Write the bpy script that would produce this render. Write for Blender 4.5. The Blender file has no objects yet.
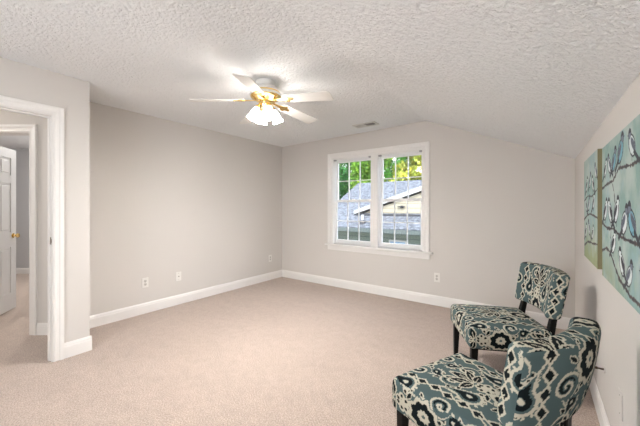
import bpy, bmesh, math, random
import numpy as np
from mathutils import Vector, Matrix

random.seed(4)
rng = np.random.default_rng(7)
C = bpy.context.scene.collection
SC = bpy.context.scene
PI = math.pi


def lin(r, g, b):
    out = []
    for c in (r, g, b):
        c /= 255.0
        out.append(c / 12.92 if c <= 0.04045 else ((c + 0.055) / 1.055) ** 2.4)
    return tuple(out)


# ------------------------------------------------------------------ camera
YAW = 0.6323
CAM_H = 1.295
cam = bpy.data.cameras.new('camera')
cam.sensor_width = 36.0
cam.lens = 298.0 / 640.0 * 36.0
cam.shift_y = -5.35 / 640.0
cam.clip_start = 0.02
camo = bpy.data.objects.new('camera', cam)
C.objects.link(camo)
camo.location = (0, 0, CAM_H)
camo.rotation_euler = (PI / 2, 0, YAW)
SC.camera = camo

# ------------------------------------------------------------------ world, sun, exposure
w = bpy.data.worlds.new('sky')
SC.world = w
w.use_nodes = True
nt = w.node_tree
bg = nt.nodes['Background']
tc = nt.nodes.new('ShaderNodeTexCoord')
sep = nt.nodes.new('ShaderNodeSeparateXYZ')
cr = nt.nodes.new('ShaderNodeValToRGB')
cr.color_ramp.elements[0].position = 0.0
cr.color_ramp.elements[0].color = (0.92, 0.95, 1.0, 1)
cr.color_ramp.elements[1].position = 0.7
cr.color_ramp.elements[1].color = (0.62, 0.78, 1.0, 1)
nt.links.new(tc.outputs['Generated'], sep.inputs[0])
nt.links.new(sep.outputs['Z'], cr.inputs[0])
nt.links.new(cr.outputs[0], bg.inputs['Color'])
bg.inputs['Strength'].default_value = 3.0

sun = bpy.data.lights.new('sun', 'SUN')
sun.energy = 3.6
sun.angle = math.radians(1.0)
sun.color = (1.0, 0.95, 0.86)
suno = bpy.data.objects.new('sun', sun)
C.objects.link(suno)
suno.location = (-4, -10, 20)
suno.rotation_euler = (math.radians(48), 0, math.radians(22))

# added fill light behind the camera, tinted like daylight
fill_lamp = bpy.data.lights.new('rear_fill_light', 'AREA')
fill_lamp.shape = 'RECTANGLE'
fill_lamp.size, fill_lamp.size_y = 1.5, 1.3
fill_lamp.energy = 44.0
fill_lamp.color = (0.91, 0.96, 1.0)
fill_lampo = bpy.data.objects.new('rear_fill_light', fill_lamp)
C.objects.link(fill_lampo)
fill_lampo.location = (-1.15, -1.725, 1.3)
fill_lampo.rotation_euler = (PI / 2, 0, 0)

SHADE_EMIT = 17.0        # frosted lamp glass of the fan
BULB_EMIT = 2000.0
HALL_EMIT = 70.0
FAR_EMIT = 150.0

vs = SC.view_settings
vs.view_transform = 'Standard'
vs.look = 'None'
vs.exposure = 0.42
vs.gamma = 1.0
vs.use_curve_mapping = False


# ------------------------------------------------------------------ materials
def mat(name, col, rough=0.6, metal=0.0, emit=None, bump=None, var=None, sheen=0.0, attr=None, spec=0.5, coat=0.0):
    m = bpy.data.materials.new(name)
    m.use_nodes = True
    n = m.node_tree.nodes
    l = m.node_tree.links
    p = n['Principled BSDF']
    p.inputs['Base Color'].default_value = (*col, 1)
    p.inputs['Roughness'].default_value = rough
    p.inputs['Metallic'].default_value = metal
    p.inputs['Specular IOR Level'].default_value = spec
    p.inputs['Coat Weight'].default_value = coat
    if sheen:
        p.inputs['Sheen Weight'].default_value = sheen
    if emit:
        p.inputs['Emission Color'].default_value = (*emit[0], 1)
        p.inputs['Emission Strength'].default_value = emit[1]
    src = None
    if attr:
        a = n.new('ShaderNodeAttribute')
        a.attribute_name = attr
        src = a.outputs['Color']
        l.new(src, p.inputs['Base Color'])
    if var or bump:
        t = n.new('ShaderNodeTexCoord')
    if var:                                     # (scale, amount, detail)
        no = n.new('ShaderNodeTexNoise')
        no.inputs['Scale'].default_value = var[0]
        no.inputs['Detail'].default_value = var[2]
        l.new(t.outputs['Object'], no.inputs['Vector'])
        mr = n.new('ShaderNodeMapRange')
        mr.inputs['From Min'].default_value = 0.3
        mr.inputs['From Max'].default_value = 0.7
        mr.inputs['To Min'].default_value = 1 - var[1]
        mr.inputs['To Max'].default_value = 1 + var[1]
        l.new(no.outputs['Fac'], mr.inputs['Value'])
        mx = n.new('ShaderNodeMix')
        mx.data_type = 'RGBA'
        mx.blend_type = 'MULTIPLY'
        mx.inputs['Factor'].default_value = 1.0
        if src:
            l.new(src, mx.inputs[6])
        else:
            mx.inputs[6].default_value = (*col, 1)
        l.new(mr.outputs[0], mx.inputs[7])
        l.new(mx.outputs[2], p.inputs['Base Color'])
    if bump:                                    # (scale, distance, detail, strength)
        no = n.new('ShaderNodeTexNoise')
        no.inputs['Scale'].default_value = bump[0]
        no.inputs['Detail'].default_value = bump[2]
        l.new(t.outputs['Object'], no.inputs['Vector'])
        b = n.new('ShaderNodeBump')
        b.inputs['Distance'].default_value = bump[1]
        b.inputs['Strength'].default_value = bump[3]
        l.new(no.outputs['Fac'], b.inputs['Height'])
        l.new(b.outputs[0], p.inputs['Normal'])
    return m


def popcorn():
    m = mat('popcorn_ceiling', lin(240, 241, 242), 0.95, spec=0.1)
    n = m.node_tree.nodes
    l = m.node_tree.links
    p = n['Principled BSDF']
    t = n.new('ShaderNodeTexCoord')
    a = n.new('ShaderNodeTexNoise')              # sprayed kernels
    a.inputs['Scale'].default_value = 125
    a.inputs['Detail'].default_value = 2.5
    a.inputs['Roughness'].default_value = 0.55
    r = n.new('ShaderNodeMapRange')
    r.inputs['From Min'].default_value = 0.38
    r.inputs['From Max'].default_value = 0.60
    l.new(t.outputs['Object'], a.inputs['Vector'])
    l.new(a.outputs['Fac'], r.inputs['Value'])
    b = n.new('ShaderNodeBump')
    b.inputs['Distance'].default_value = 0.0015
    b.inputs['Strength'].default_value = 1.0
    l.new(r.outputs[0], b.inputs['Height'])
    l.new(b.outputs[0], p.inputs['Normal'])
    return m


def carpet_mat():
    m = mat('carpet', lin(203, 184, 172), 1.0, spec=0.05, sheen=0.25)
    n = m.node_tree.nodes
    l = m.node_tree.links
    p = n['Principled BSDF']
    t = n.new('ShaderNodeTexCoord')
    prev = None
    col = (*lin(179, 162, 150), 1)
    for sc, det, amt, stretch in ((3.5, 4, 0.03, (1, 2.2, 1)), (16, 4, 0.05, (1, 1, 1)), (120, 3, 0.30, (1, 1, 1))):
        mp = n.new('ShaderNodeMapping')
        mp.inputs['Scale'].default_value = stretch
        mp.inputs['Rotation'].default_value = (0, 0, 0.6)
        no = n.new('ShaderNodeTexNoise')
        no.inputs['Scale'].default_value = sc
        no.inputs['Detail'].default_value = det
        l.new(t.outputs['Object'], mp.inputs[0])
        l.new(mp.outputs[0], no.inputs['Vector'])
        mr = n.new('ShaderNodeMapRange')
        mr.inputs['From Min'].default_value = 0.32
        mr.inputs['From Max'].default_value = 0.68
        mr.inputs['To Min'].default_value = 1 - amt
        mr.inputs['To Max'].default_value = 1 + amt
        l.new(no.outputs['Fac'], mr.inputs['Value'])
        mx = n.new('ShaderNodeMix')
        mx.data_type = 'RGBA'
        mx.blend_type = 'MULTIPLY'
        mx.inputs['Factor'].default_value = 1
        if prev is None:
            mx.inputs[6].default_value = col
        else:
            l.new(prev, mx.inputs[6])
        l.new(mr.outputs[0], mx.inputs[7])
        prev = mx.outputs[2]
    l.new(prev, p.inputs['Base Color'])
    no = n.new('ShaderNodeTexNoise')
    no.inputs['Scale'].default_value = 150
    no.inputs['Detail'].default_value = 2
    l.new(t.outputs['Object'], no.inputs['Vector'])
    b = n.new('ShaderNodeBump')
    b.inputs['Distance'].default_value = 0.006
    b.inputs['Strength'].default_value = 0.8
    l.new(no.outputs['Fac'], b.inputs['Height'])
    l.new(b.outputs[0], p.inputs['Normal'])
    return m


def glass_mat():
    m = bpy.data.materials.new('window_glass')
    m.use_nodes = True
    n = m.node_tree.nodes
    l = m.node_tree.links
    for x in list(n):
        n.remove(x)
    o = n.new('ShaderNodeOutputMaterial')
    mx = n.new('ShaderNodeMixShader')
    tr = n.new('ShaderNodeBsdfTransparent')
    gl = n.new('ShaderNodeBsdfGlossy')
    gl.inputs['Roughness'].default_value = 0.02
    mx.inputs[0].default_value = 0.03
    l.new(tr.outputs[0], mx.inputs[1])
    l.new(gl.outputs[0], mx.inputs[2])
    l.new(mx.outputs[0], o.inputs[0])
    return m


def stripe_mat(name, c1, c2, period, width, axis=2, noise=None):
    """horizontal laps (siding) or courses (shingles) as a real surface pattern"""
    m = mat(name, c1, 0.85, spec=0.2)
    n = m.node_tree.nodes
    l = m.node_tree.links
    p = n['Principled BSDF']
    t = n.new('ShaderNodeTexCoord')
    s = n.new('ShaderNodeSeparateXYZ')
    l.new(t.outputs['Object'], s.inputs[0])
    d = n.new('ShaderNodeMath')
    d.operation = 'DIVIDE'
    d.inputs[1].default_value = period
    l.new(s.outputs[axis], d.inputs[0])
    f = n.new('ShaderNodeMath')
    f.operation = 'FRACT'
    l.new(d.outputs[0], f.inputs[0])
    g = n.new('ShaderNodeMath')
    g.operation = 'LESS_THAN'
    g.inputs[1].default_value = width
    l.new(f.outputs[0], g.inputs[0])
    mx = n.new('ShaderNodeMix')
    mx.data_type = 'RGBA'
    mx.inputs[6].default_value = (*c1, 1)
    mx.inputs[7].default_value = (*c2, 1)
    l.new(g.outputs[0], mx.inputs[0])
    out = mx.outputs[2]
    if noise:
        no = n.new('ShaderNodeTexNoise')
        no.inputs['Scale'].default_value = noise[0]
        no.inputs['Detail'].default_value = 2
        l.new(t.outputs['Object'], no.inputs['Vector'])
        mr = n.new('ShaderNodeMapRange')
        mr.inputs['From Min'].default_value = 0.35
        mr.inputs['From Max'].default_value = 0.65
        mr.inputs['To Min'].default_value = 1 - noise[1]
        mr.inputs['To Max'].default_value = 1 + noise[1]
        l.new(no.outputs['Fac'], mr.inputs['Value'])
        m2 = n.new('ShaderNodeMix')
        m2.data_type = 'RGBA'
        m2.blend_type = 'MULTIPLY'
        m2.inputs['Factor'].default_value = 1
        l.new(out, m2.inputs[6])
        l.new(mr.outputs[0], m2.inputs[7])
        out = m2.outputs[2]
    l.new(out, p.inputs['Base Color'])
    return m


M_WALL = mat('greige_wall_paint', lin(213, 208, 203), 0.9, spec=0.15, bump=(220, 0.0006, 2, 0.5))
M_CEIL = popcorn()
M_CARPET = carpet_mat()
M_TRIM = mat('white_trim_paint', lin(236, 233, 230), 0.45, spec=0.4)
M_DOOR = mat('white_door_paint', lin(234, 233, 231), 0.45, spec=0.4)
M_VINYL = mat('white_vinyl', lin(236, 235, 234), 0.4)
M_GLASS = glass_mat()
M_BRASS = mat('polished_brass', lin(236, 204, 136), 0.25, 1.0)
M_FANWHITE = mat('fan_white', lin(238, 236, 232), 0.4)
M_SHADE = mat('lit_frosted_glass', (0.9, 0.9, 0.88), 0.4, emit=((1.0, 0.96, 0.91), SHADE_EMIT))
M_BULB = mat('lit_bulb', (0.9, 0.9, 0.88), 0.4, emit=((1.0, 0.975, 0.945), BULB_EMIT))
M_HALLGLASS = mat('hall_fill_glass', (0.9, 0.9, 0.88), 0.4, emit=((1.0, 0.96, 0.91), HALL_EMIT))
M_FARGLASS = mat('bedroom_fill_glass', (0.9, 0.9, 0.9), 0.4, emit=((1.0, 0.98, 0.95), FAR_EMIT))
M_PLATE = mat('white_plastic_plate', lin(232, 229, 224), 0.35)
M_SOCKET = mat('socket_face', lin(205, 200, 194), 0.35)
M_SLOT = mat('dark_slot', lin(40, 38, 36), 0.6)
M_STEEL = mat('nickel_metal', lin(150, 140, 126), 0.35, 1.0)
M_CONN = mat('dark_connector_metal', lin(96, 82, 72), 0.4, 0.8)
M_GREYMETAL = mat('grey_bracket', lin(165, 163, 164), 0.5, 0.3)
M_WOOD = mat('espresso_wood', lin(12, 10, 9), 0.5, var=(14, 0.2, 3), spec=0.2)
M_FABRIC = mat('ikat_fabric', (0.5, 0.5, 0.5), 0.85, attr='Col', sheen=0.0, spec=0.12, bump=(420, 0.001, 2, 0.35))
M_CANVAS = mat('painted_canvas', (0.5, 0.5, 0.5), 0.6, attr='Col', spec=0.3, bump=(90, 0.0012, 4, 0.5))
M_VENT = mat('vent_white_metal', lin(222, 220, 216), 0.45)
M_DARK = mat('vent_dark', lin(34, 32, 31), 0.7)
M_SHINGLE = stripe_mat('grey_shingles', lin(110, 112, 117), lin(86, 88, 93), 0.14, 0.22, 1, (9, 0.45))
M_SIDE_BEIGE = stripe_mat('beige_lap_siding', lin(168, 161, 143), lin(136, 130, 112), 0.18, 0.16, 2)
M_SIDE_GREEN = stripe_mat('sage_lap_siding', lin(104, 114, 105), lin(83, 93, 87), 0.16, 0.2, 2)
M_EXTRIM = mat('exterior_white_trim', lin(163, 163, 160), 0.6)
M_GUTTER = mat('dark_eave', lin(52, 53, 58), 0.6)
M_GUTTERGREEN = mat('sage_gutter', lin(83, 92, 90), 0.6)
M_PIPE = mat('white_pipe', lin(166, 167, 170), 0.5)
M_BLUEGLASS = mat('painted_sky_glass', lin(98, 132, 158), 0.15, spec=0.6)  # sky reflection painted in as a blue base colour
M_LEAF = mat('leaves', (0.2, 0.4, 0.1), 0.6, attr='Col', spec=0.25)
M_BARK = mat('bark', lin(62, 52, 43), 0.9, var=(6, 0.3, 4))
M_LAWN = mat('lawn_grass', lin(68, 87, 46), 0.95, var=(2, 0.25, 4))


# ------------------------------------------------------------------ mesh helpers
def box(bm, x0, x1, y0, y1, z0, z1, M=None, bevel=0.0):
    vs_ = [Vector((x, y, z)) for x in (x0, x1) for y in (y0, y1) for z in (z0, z1)]
    if M is not None:
        vs_ = [M @ v for v in vs_]
    v = [bm.verts.new(p) for p in vs_]
    fs = [(0, 1, 3, 2), (4, 6, 7, 5), (0, 4, 5, 1), (2, 3, 7, 6), (0, 2, 6, 4), (1, 5, 7, 3)]
    faces = [bm.faces.new([v[i] for i in f]) for f in fs]
    if bevel:
        es = list({e for f in faces for e in f.edges})
        bmesh.ops.bevel(bm, geom=es, offset=bevel, segments=2, affect='EDGES', profile=0.5)
    return v


def prism(bm, pts, ext):
    """closed prism from a 3D polygon pushed along ext"""
    ext = Vector(ext)
    a = [bm.verts.new(Vector(p)) for p in pts]
    b = [bm.verts.new(Vector(p) + ext) for p in pts]
    bm.faces.new(a)
    bm.faces.new(b[::-1])
    n = len(pts)
    for i in range(n):
        j = (i + 1) % n
        bm.faces.new([a[j], a[i], b[i], b[j]])


def lathe(bm, prof, seg=32, M=None, cap=False):
    rings = []
    for r, z in prof:
        ring = []
        for k in range(seg):
            a = 2 * PI * k / seg
            p = Vector((r * math.cos(a), r * math.sin(a), z))
            ring.append(bm.verts.new(M @ p if M is not None else p))
        rings.append(ring)
    for a, b in zip(rings, rings[1:]):
        for k in range(seg):
            j = (k + 1) % seg
            bm.faces.new([a[k], a[j], b[j], b[k]])
    if cap:
        bm.faces.new(rings[0][::-1])
        bm.faces.new(rings[-1])


def tube(bm, pts, rad, seg=10):
    pts = [Vector(p) for p in pts]
    rad = rad if isinstance(rad, (list, tuple)) else [rad] * len(pts)
    rings = []
    for i, p in enumerate(pts):
        d = (pts[min(i + 1, len(pts) - 1)] - pts[max(i - 1, 0)]).normalized()
        s = d.cross(Vector((0.12, 0.31, 0.94))).normalized()
        t = d.cross(s)
        rings.append([bm.verts.new(p + rad[i] * (math.cos(2 * PI * k / seg) * s + math.sin(2 * PI * k / seg) * t)) for k in range(seg)])
    for a, b in zip(rings, rings[1:]):
        for k in range(seg):
            j = (k + 1) % seg
            bm.faces.new([a[k], a[j], b[j], b[k]])
    bm.faces.new(rings[0][::-1])
    bm.faces.new(rings[-1])


def obj(name, bm, m, parent=None, smooth=False, loc=None, fix=True):
    me = bpy.data.meshes.new(name)
    if fix:
        bmesh.ops.recalc_face_normals(bm, faces=bm.faces[:])
    bm.to_mesh(me)
    bm.free()
    me.materials.append(m)
    if smooth:
        me.polygons.foreach_set('use_smooth', [True] * len(me.polygons))
        try:
            me.set_sharp_from_angle(angle=math.radians(40))
        except Exception:
            pass
    o = bpy.data.objects.new(name, me)
    C.objects.link(o)
    if parent:
        o.parent = parent
    if loc:
        o.location = loc
    return o


def struct(name, bm=None, m=None, parent=None):
    if bm is None:
        o = bpy.data.objects.new(name, None)
        C.objects.link(o)
    else:
        o = obj(name, bm, m, parent)
    if parent is None:
        o['kind'] = 'structure'
    return o


def thing(name, label, cat, loc=(0, 0, 0), rotz=0, group=None):
    o = bpy.data.objects.new(name, None)
    C.objects.link(o)
    o.location = loc
    o.rotation_euler = (0, 0, rotz)
    o.empty_display_size = 0.1
    o['label'] = label
    o['category'] = cat
    if group:
        o['group'] = group
    return o


def tag(o, label, cat, group=None):
    o['label'] = label
    o['category'] = cat
    if group:
        o['group'] = group
    return o


def dup(root, loc, rotz, label):
    r = root.copy()
    C.objects.link(r)
    r.location = loc
    r.rotation_euler = (0, 0, rotz)
    r['label'] = label
    for ch in list(root.children):
        c = ch.copy()
        C.objects.link(c)
        c.parent = r
        for g in ch.children:
            d = g.copy()
            C.objects.link(d)
            d.parent = c
    return r


def grid_mesh(name, P, col, m, parent=None, smooth=True):
    """P: list of (array n x k x 3, colours n x k x 3) patches -> one mesh with a colour attribute"""
    V, F, K = [], [], []
    off = 0
    for p, c in zip(P, col):
        n, k = p.shape[:2]
        V.append(p.reshape(-1, 3))
        K.append(c.reshape(-1, 3))
        i = np.arange(n * k).reshape(n, k) + off
        F.append(np.stack([i[:-1, :-1], i[1:, :-1], i[1:, 1:], i[:-1, 1:]], -1).reshape(-1, 4))
        off += n * k
    V = np.concatenate(V)
    K = np.concatenate(K)
    F = np.concatenate(F)
    me = bpy.data.meshes.new(name)
    me.from_pydata(V.tolist(), [], F.tolist())
    a = me.color_attributes.new('Col', 'FLOAT_COLOR', 'POINT')
    a.data.foreach_set('color', np.concatenate([K, np.ones((len(K), 1))], 1).astype(np.float32).ravel())
    me.materials.append(m)
    me.polygons.foreach_set('use_smooth', [smooth] * len(me.polygons))
    me.update()
    o = bpy.data.objects.new(name, me)
    C.objects.link(o)
    if parent:
        o.parent = parent
    return o


# ------------------------------------------------------------------ the room shell
XL, YB, XR, XD, YR = -3.89, 4.10, 0.31, -3.29, -1.75
ZC, ZK = 2.44, 1.81
POPCORN = 0.0055
YRET = 0.948                                   # end of the bumped-out doorway wall
Rv = Vector((math.cos(YAW), math.sin(YAW), 0))
Fv = Vector((-math.sin(YAW), math.cos(YAW), 0))


def diag(fwd, right, z=0.0):
    return Fv * fwd + Rv * right + Vector((0, 0, z))


# floor (room, landing and the bedroom beyond the landing share the carpet)
bm = bmesh.new()
box(bm, -10.5, 0.45, -4.0, 4.25, -0.25, 0.0)
struct('floor', bm, M_CARPET)

# ceiling: flat field, then the slope down to the knee wall; the ridge line sags and kinks a little
YK = np.array([-4.0, -2.0, 1.2, 2.22, YB, 4.25])
RX = np.array([-1.14, -1.14, -1.145, -1.165, -1.225, -1.225])
RZ = np.array([2.44, 2.44, 2.44, 2.443, 2.478, 2.478])


def ceil_z(x, y):
    rx, rz = np.interp(y, YK, RX), np.interp(y, YK, RZ)
    t = np.clip((x + 2.0) / (rx + 2.0), 0, 1)
    flat = ZC + (rz - ZC) * np.where(x < -2.0, 0.5 * np.clip((x - XL) / (-2.0 - XL), 0, 1), 0.5 + 0.5 * t)
    slope = rz + (ZK - rz) * (x - rx) / (XR - rx)
    d = slope - flat                              # eased ridge
    return 0.5 * (flat + slope - np.sqrt(d * d + 0.012 ** 2))


# sprayed popcorn texture is modelled over the part in view
gx = np.concatenate([[-10.5], np.arange(XL - 0.02, XR + 0.02, 0.0062), [XR + 0.25]])
gy = np.concatenate([[-4.0, -2.0], np.arange(-0.1, YB + 0.02, 0.0062), [4.25]])
GX, GY = np.meshgrid(gx, gy, indexing='ij')
kern = rng.random(GX.shape)
kern = 0.45 * kern + 0.15 * (np.roll(kern, 1, 0) + np.roll(kern, -1, 0) + np.roll(kern, 1, 1) + np.roll(kern, -1, 1)) * 0.92
kern = np.clip((kern - 0.33) / 0.26, 0, 1)
kern[[0, 1, 2, -3, -2, -1], :] = 0
kern[:, [0, 1, 2, 3, -2, -1]] = 0
GZ = ceil_z(GX, GY) - POPCORN * kern
n0, n1 = GX.shape
idx = np.arange(n0 * n1).reshape(n0, n1)
F = np.stack([idx[:-1, :-1], idx[:-1, 1:], idx[1:, 1:], idx[1:, :-1]], -1).reshape(-1, 4)
V = np.stack([GX, GY, GZ], -1).reshape(-1, 3)
# upper side and rim close it to a slab
tx, ty = gx[[0, 1] + list(range(2, n0 - 1, 24)) + [n0 - 2, n0 - 1]], gy[[0, 1, 2, n1 // 2, n1 - 2, n1 - 1]]
TX, TY = np.meshgrid(tx, ty, indexing='ij')
m0, m1 = TX.shape
tid = np.arange(m0 * m1).reshape(m0, m1) + len(V)
F2 = np.stack([tid[:-1, :-1], tid[1:, :-1], tid[1:, 1:], tid[:-1, 1:]], -1).reshape(-1, 4)
V = np.concatenate([V, np.stack([TX, TY, ceil_z(TX, TY) + 0.12], -1).reshape(-1, 3)])
F = np.concatenate([F, F2])
me = bpy.data.meshes.new('ceiling')
me.vertices.add(len(V))
me.vertices.foreach_set('co', V.astype(np.float32).ravel())
me.loops.add(F.size)
me.loops.foreach_set('vertex_index', F.astype(np.int32).ravel())
me.polygons.add(len(F))
me.polygons.foreach_set('loop_start', np.arange(0, F.size, 4, dtype=np.int32))
me.polygons.foreach_set('use_smooth', np.ptp(V[F][:, :, 0], 1) + np.ptp(V[F][:, :, 1], 1) < 0.05)
me.update(calc_edges=True)
me.validate()
me.materials.append(M_CEIL)
ceil_o = bpy.data.objects.new('ceiling', me)
C.objects.link(ceil_o)
ceil_o['kind'] = 'structure'


# left wall, the bump-out around the doorway
bm = bmesh.new()
box(bm, XL - 0.11, XL, YRET - 0.11, YB + 0.13, 0, ZC + 0.02)
struct('wall_left', bm, M_WALL)
bm = bmesh.new()
box(bm, XL, XD - 0.10, YRET - 0.11, YRET, 0, ZC + 0.02)
struct('wall_return', bm, M_WALL)
DY0, DY1, DZ = -0.077, 0.685, 2.065            # finished doorway
bm = bmesh.new()
box(bm, XD - 0.10, XD, DY1 + 0.02, YRET, 0, ZC + 0.02)
box(bm, XD - 0.10, XD, YR - 0.12, DY0 - 0.02, 0, ZC + 0.02)
box(bm, XD - 0.10, XD, DY0 - 0.02, DY1 + 0.02, DZ + 0.02, ZC + 0.02)
struct('wall_doorway', bm, M_WALL)

# window wall with the opening
WX0, WX1, WZ0, WZ1 = -2.75, -1.26, 0.70, 2.10
bm = bmesh.new()
T = (0, 0.13, 0)
prism(bm, [(XL - 0.11, YB, 0), (WX0, YB, 0), (WX0, YB, 2.47), (XL - 0.11, YB, 2.45)], T)
prism(bm, [(WX0, YB, 0), (WX1, YB, 0), (WX1, YB, WZ0), (WX0, YB, WZ0)], T)
prism(bm, [(WX0, YB, WZ1), (WX1, YB, WZ1), (WX1, YB, 2.50), (WX0, YB, 2.47)], T)
prism(bm, [(WX1, YB, 0), (XR + 0.12, YB, 0), (XR + 0.12, YB, 1.80), (XR, YB, 1.83), (-1.22, YB, 2.50), (WX1, YB, 2.50)], T)
struct('wall_back', bm, M_WALL)
# knee wall on the right
bm = bmesh.new()
box(bm, XR, XR + 0.12, YR - 0.12, YB + 0.13, 0, ZK + 0.015)
struct('wall_right', bm, M_WALL)
# wall behind the camera
bm = bmesh.new()
prism(bm, [(XD, YR, 0), (XR + 0.1, YR, 0), (XR + 0.1, YR, ZK + 0.0), (XR, YR, ZK + 0.02), (-1.14, YR, ZC + 0.03), (XD, YR, ZC + 0.02)], (0, -0.12, 0))
struct('wall_front', bm, M_WALL)

# landing and bedroom behind the doorway
D0 = 3.04                                     # distance of the angled wall
OA0, OA1, OZ = -3.70, -2.965, 2.055           # its doorway (along Rv)
Mdiag = Matrix((( Rv.x, Fv.x, 0, 0), (Rv.y, Fv.y, 0, 0), (0, 0, 1, 0), (0, 0, 0, 1)))   # local (along, fwd, z)
bm = bmesh.new()
box(bm, OA1 + 0.02, -2.69, D0, D0 + 0.11, 0, ZC + 0.02, Mdiag)
box(bm, -5.2, OA0 - 0.02, D0, D0 + 0.11, 0, ZC + 0.02, Mdiag)
box(bm, OA0 - 0.02, OA1 + 0.02, D0, D0 + 0.11, OZ + 0.02, ZC + 0.02, Mdiag)
struct('wall_landing', bm, M_WALL)
bm = bmesh.new()
box(bm, -7.2, XD - 0.10, -1.72, -1.6, 0, ZC + 0.02)
struct('wall_landing_side', bm, M_WALL)
M_BEDWALL = mat('pale_grey_wall_paint', lin(198, 197, 198), 0.9, spec=0.15)
bm = bmesh.new()
box(bm, -7.0, -2.45, 5.84, 5.95, 0, ZC + 0.02, Mdiag)
struct('wall_bedroom', bm, M_BEDWALL)
bm = bmesh.new()
box(bm, -7.11, -7.0, D0 + 0.11, 5.95, 0, ZC + 0.02, Mdiag)
box(bm, -7.0, -5.2, D0 + 0.0, D0 + 0.11, 0, ZC + 0.02, Mdiag)
struct('wall_bedroom_left', bm, M_BEDWALL)
bm = bmesh.new()
box(bm, -2.6, -2.48, D0 + 0.24, 5.84, 0, ZC + 0.02, Mdiag)
struct('wall_bedroom_right', bm, M_BEDWALL)


# ------------------------------------------------------------------ trim
def baseboard(name, x0, x1, axis, at, sgn, M=None, h=0.13):
    """board with a moulded top, along x or y"""
    prof = [(0, 0), (0.014, 0), (0.014, h - 0.035), (0.011, h - 0.028), (0.011, h - 0.018), (0.005, h - 0.004), (0.003, h), (0, h)]
    bm = bmesh.new()
    pts = []
    for t, z in prof:
        if axis == 'x':
            p = Vector((x0, at + sgn * t, z))
            e = Vector((x1 - x0, 0, 0))
        else:
            p = Vector((at + sgn * t, x0, z))
            e = Vector((0, x1 - x0, 0))
        pts.append(p)
    if M is not None:
        pts = [M @ p for p in pts]
        e = M.to_3x3() @ e
    prism(bm, pts, e)
    return struct(name, bm, M_TRIM)


baseboard('baseboard_left', YRET, YB, 'y', XL, 1)
baseboard('baseboard_back', XL + 0.014, XR - 0.014, 'x', YB, -1)
baseboard('baseboard_right', YR, YB, 'y', XR, -1)
baseboard('baseboard_doorway', DY1 + 0.079, YRET + 0.014, 'y', XD, 1)
baseboard('baseboard_return', XL + 0.014, XD, 'x', YRET, 1)
baseboard('baseboard_landing', OA1 + 0.085, -2.70, 'x', D0, -1, Mdiag, 0.12)
baseboard('baseboard_bedroom', -7.0, -2.6, 'x', 5.84, -1, Mdiag, 0.115)

CAS = [(0, 0), (0.0, 0.010), (0.012, 0.014), (0.016, 0.014), (0.030, 0.011), (0.052, 0.013), (0.058, 0.018), (0.074, 0.021), (0.089, 0.021), (0.093, 0.018), (0.093, 0)]


def casing(bm, a0, a1, z0, z1, mp, scale=1.0, reveal=0.008):
    """mitred U of moulded casing round an opening; mp(a, z, t) -> point"""
    rows = []
    for o, t in CAS:
        o = o * scale + reveal
        rows.append([bm.verts.new(mp(a, z, t)) for a, z in ((a0 - o, z0), (a0 - o, z1 + o), (a1 + o, z1 + o), (a1 + o, z0))])
    for A, B in zip(rows, rows[1:]):
        for i in range(3):
            bm.faces.new([A[i], A[i + 1], B[i + 1], B[i]])
    bm.faces.new([r[0] for r in rows])
    bm.faces.new([r[3] for r in rows][::-1])


t1 = struct('trim_1')
bm = bmesh.new()
casing(bm, DY0, DY1, 0, DZ, lambda a, z, t: Vector((XD + t, a, z)), 0.76)
obj('casing', bm, M_TRIM, t1)
bm = bmesh.new()
X0, X1 = XD - 0.10, XD
box(bm, X0, X1, DY1, DY1 + 0.02, 0, DZ + 0.02)
box(bm, X0, X1, DY0 - 0.02, DY0, 0, DZ + 0.02)
box(bm, X0, X1, DY0, DY1, DZ, DZ + 0.02)
obj('jamb', bm, M_TRIM, t1)
bm = bmesh.new()
xs0, xs1 = XD - 0.075, XD - 0.04
box(bm, xs0, xs1, DY1 - 0.011, DY1, 0, DZ - 0.011)
box(bm, xs0, xs1, DY0, DY0 + 0.011, 0, DZ - 0.011)
box(bm, xs0, xs1, DY0, DY1, DZ - 0.011, DZ)
obj('door_stop', bm, M_TRIM, t1)
bm = bmesh.new()
box(bm, XD - 0.036, XD - 0.006, DY1 - 0.003, DY1 + 0.001, 0.985, 1.045)
box(bm, XD - 0.006, XD + 0.002, DY1 - 0.004, DY1 + 0.001, 1.0, 1.03)
sp = obj('strike_plate', bm, M_STEEL, t1)
bm = bmesh.new()
casing(bm, DY0, DY1, 0, DZ, lambda a, z, t: Vector((XD - 0.10 - t, a, z)))
obj('landing_casing', bm, M_TRIM, t1)

t2 = struct('trim_2')
bm = bmesh.new()
casing(bm, OA0, OA1, 0, OZ, lambda a, z, t: diag(D0 - t, a, z), 0.80)
obj('casing', bm, M_TRIM, t2)
bm = bmesh.new()
box(bm, OA1, OA1 + 0.02, D0, D0 + 0.11, 0, OZ + 0.02, Mdiag)
box(bm, OA0 - 0.02, OA0, D0, D0 + 0.11, 0, OZ + 0.02, Mdiag)
box(bm, OA0, OA1, D0, D0 + 0.11, OZ, OZ + 0.02, Mdiag)
obj('jamb', bm, M_TRIM, t2)

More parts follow.
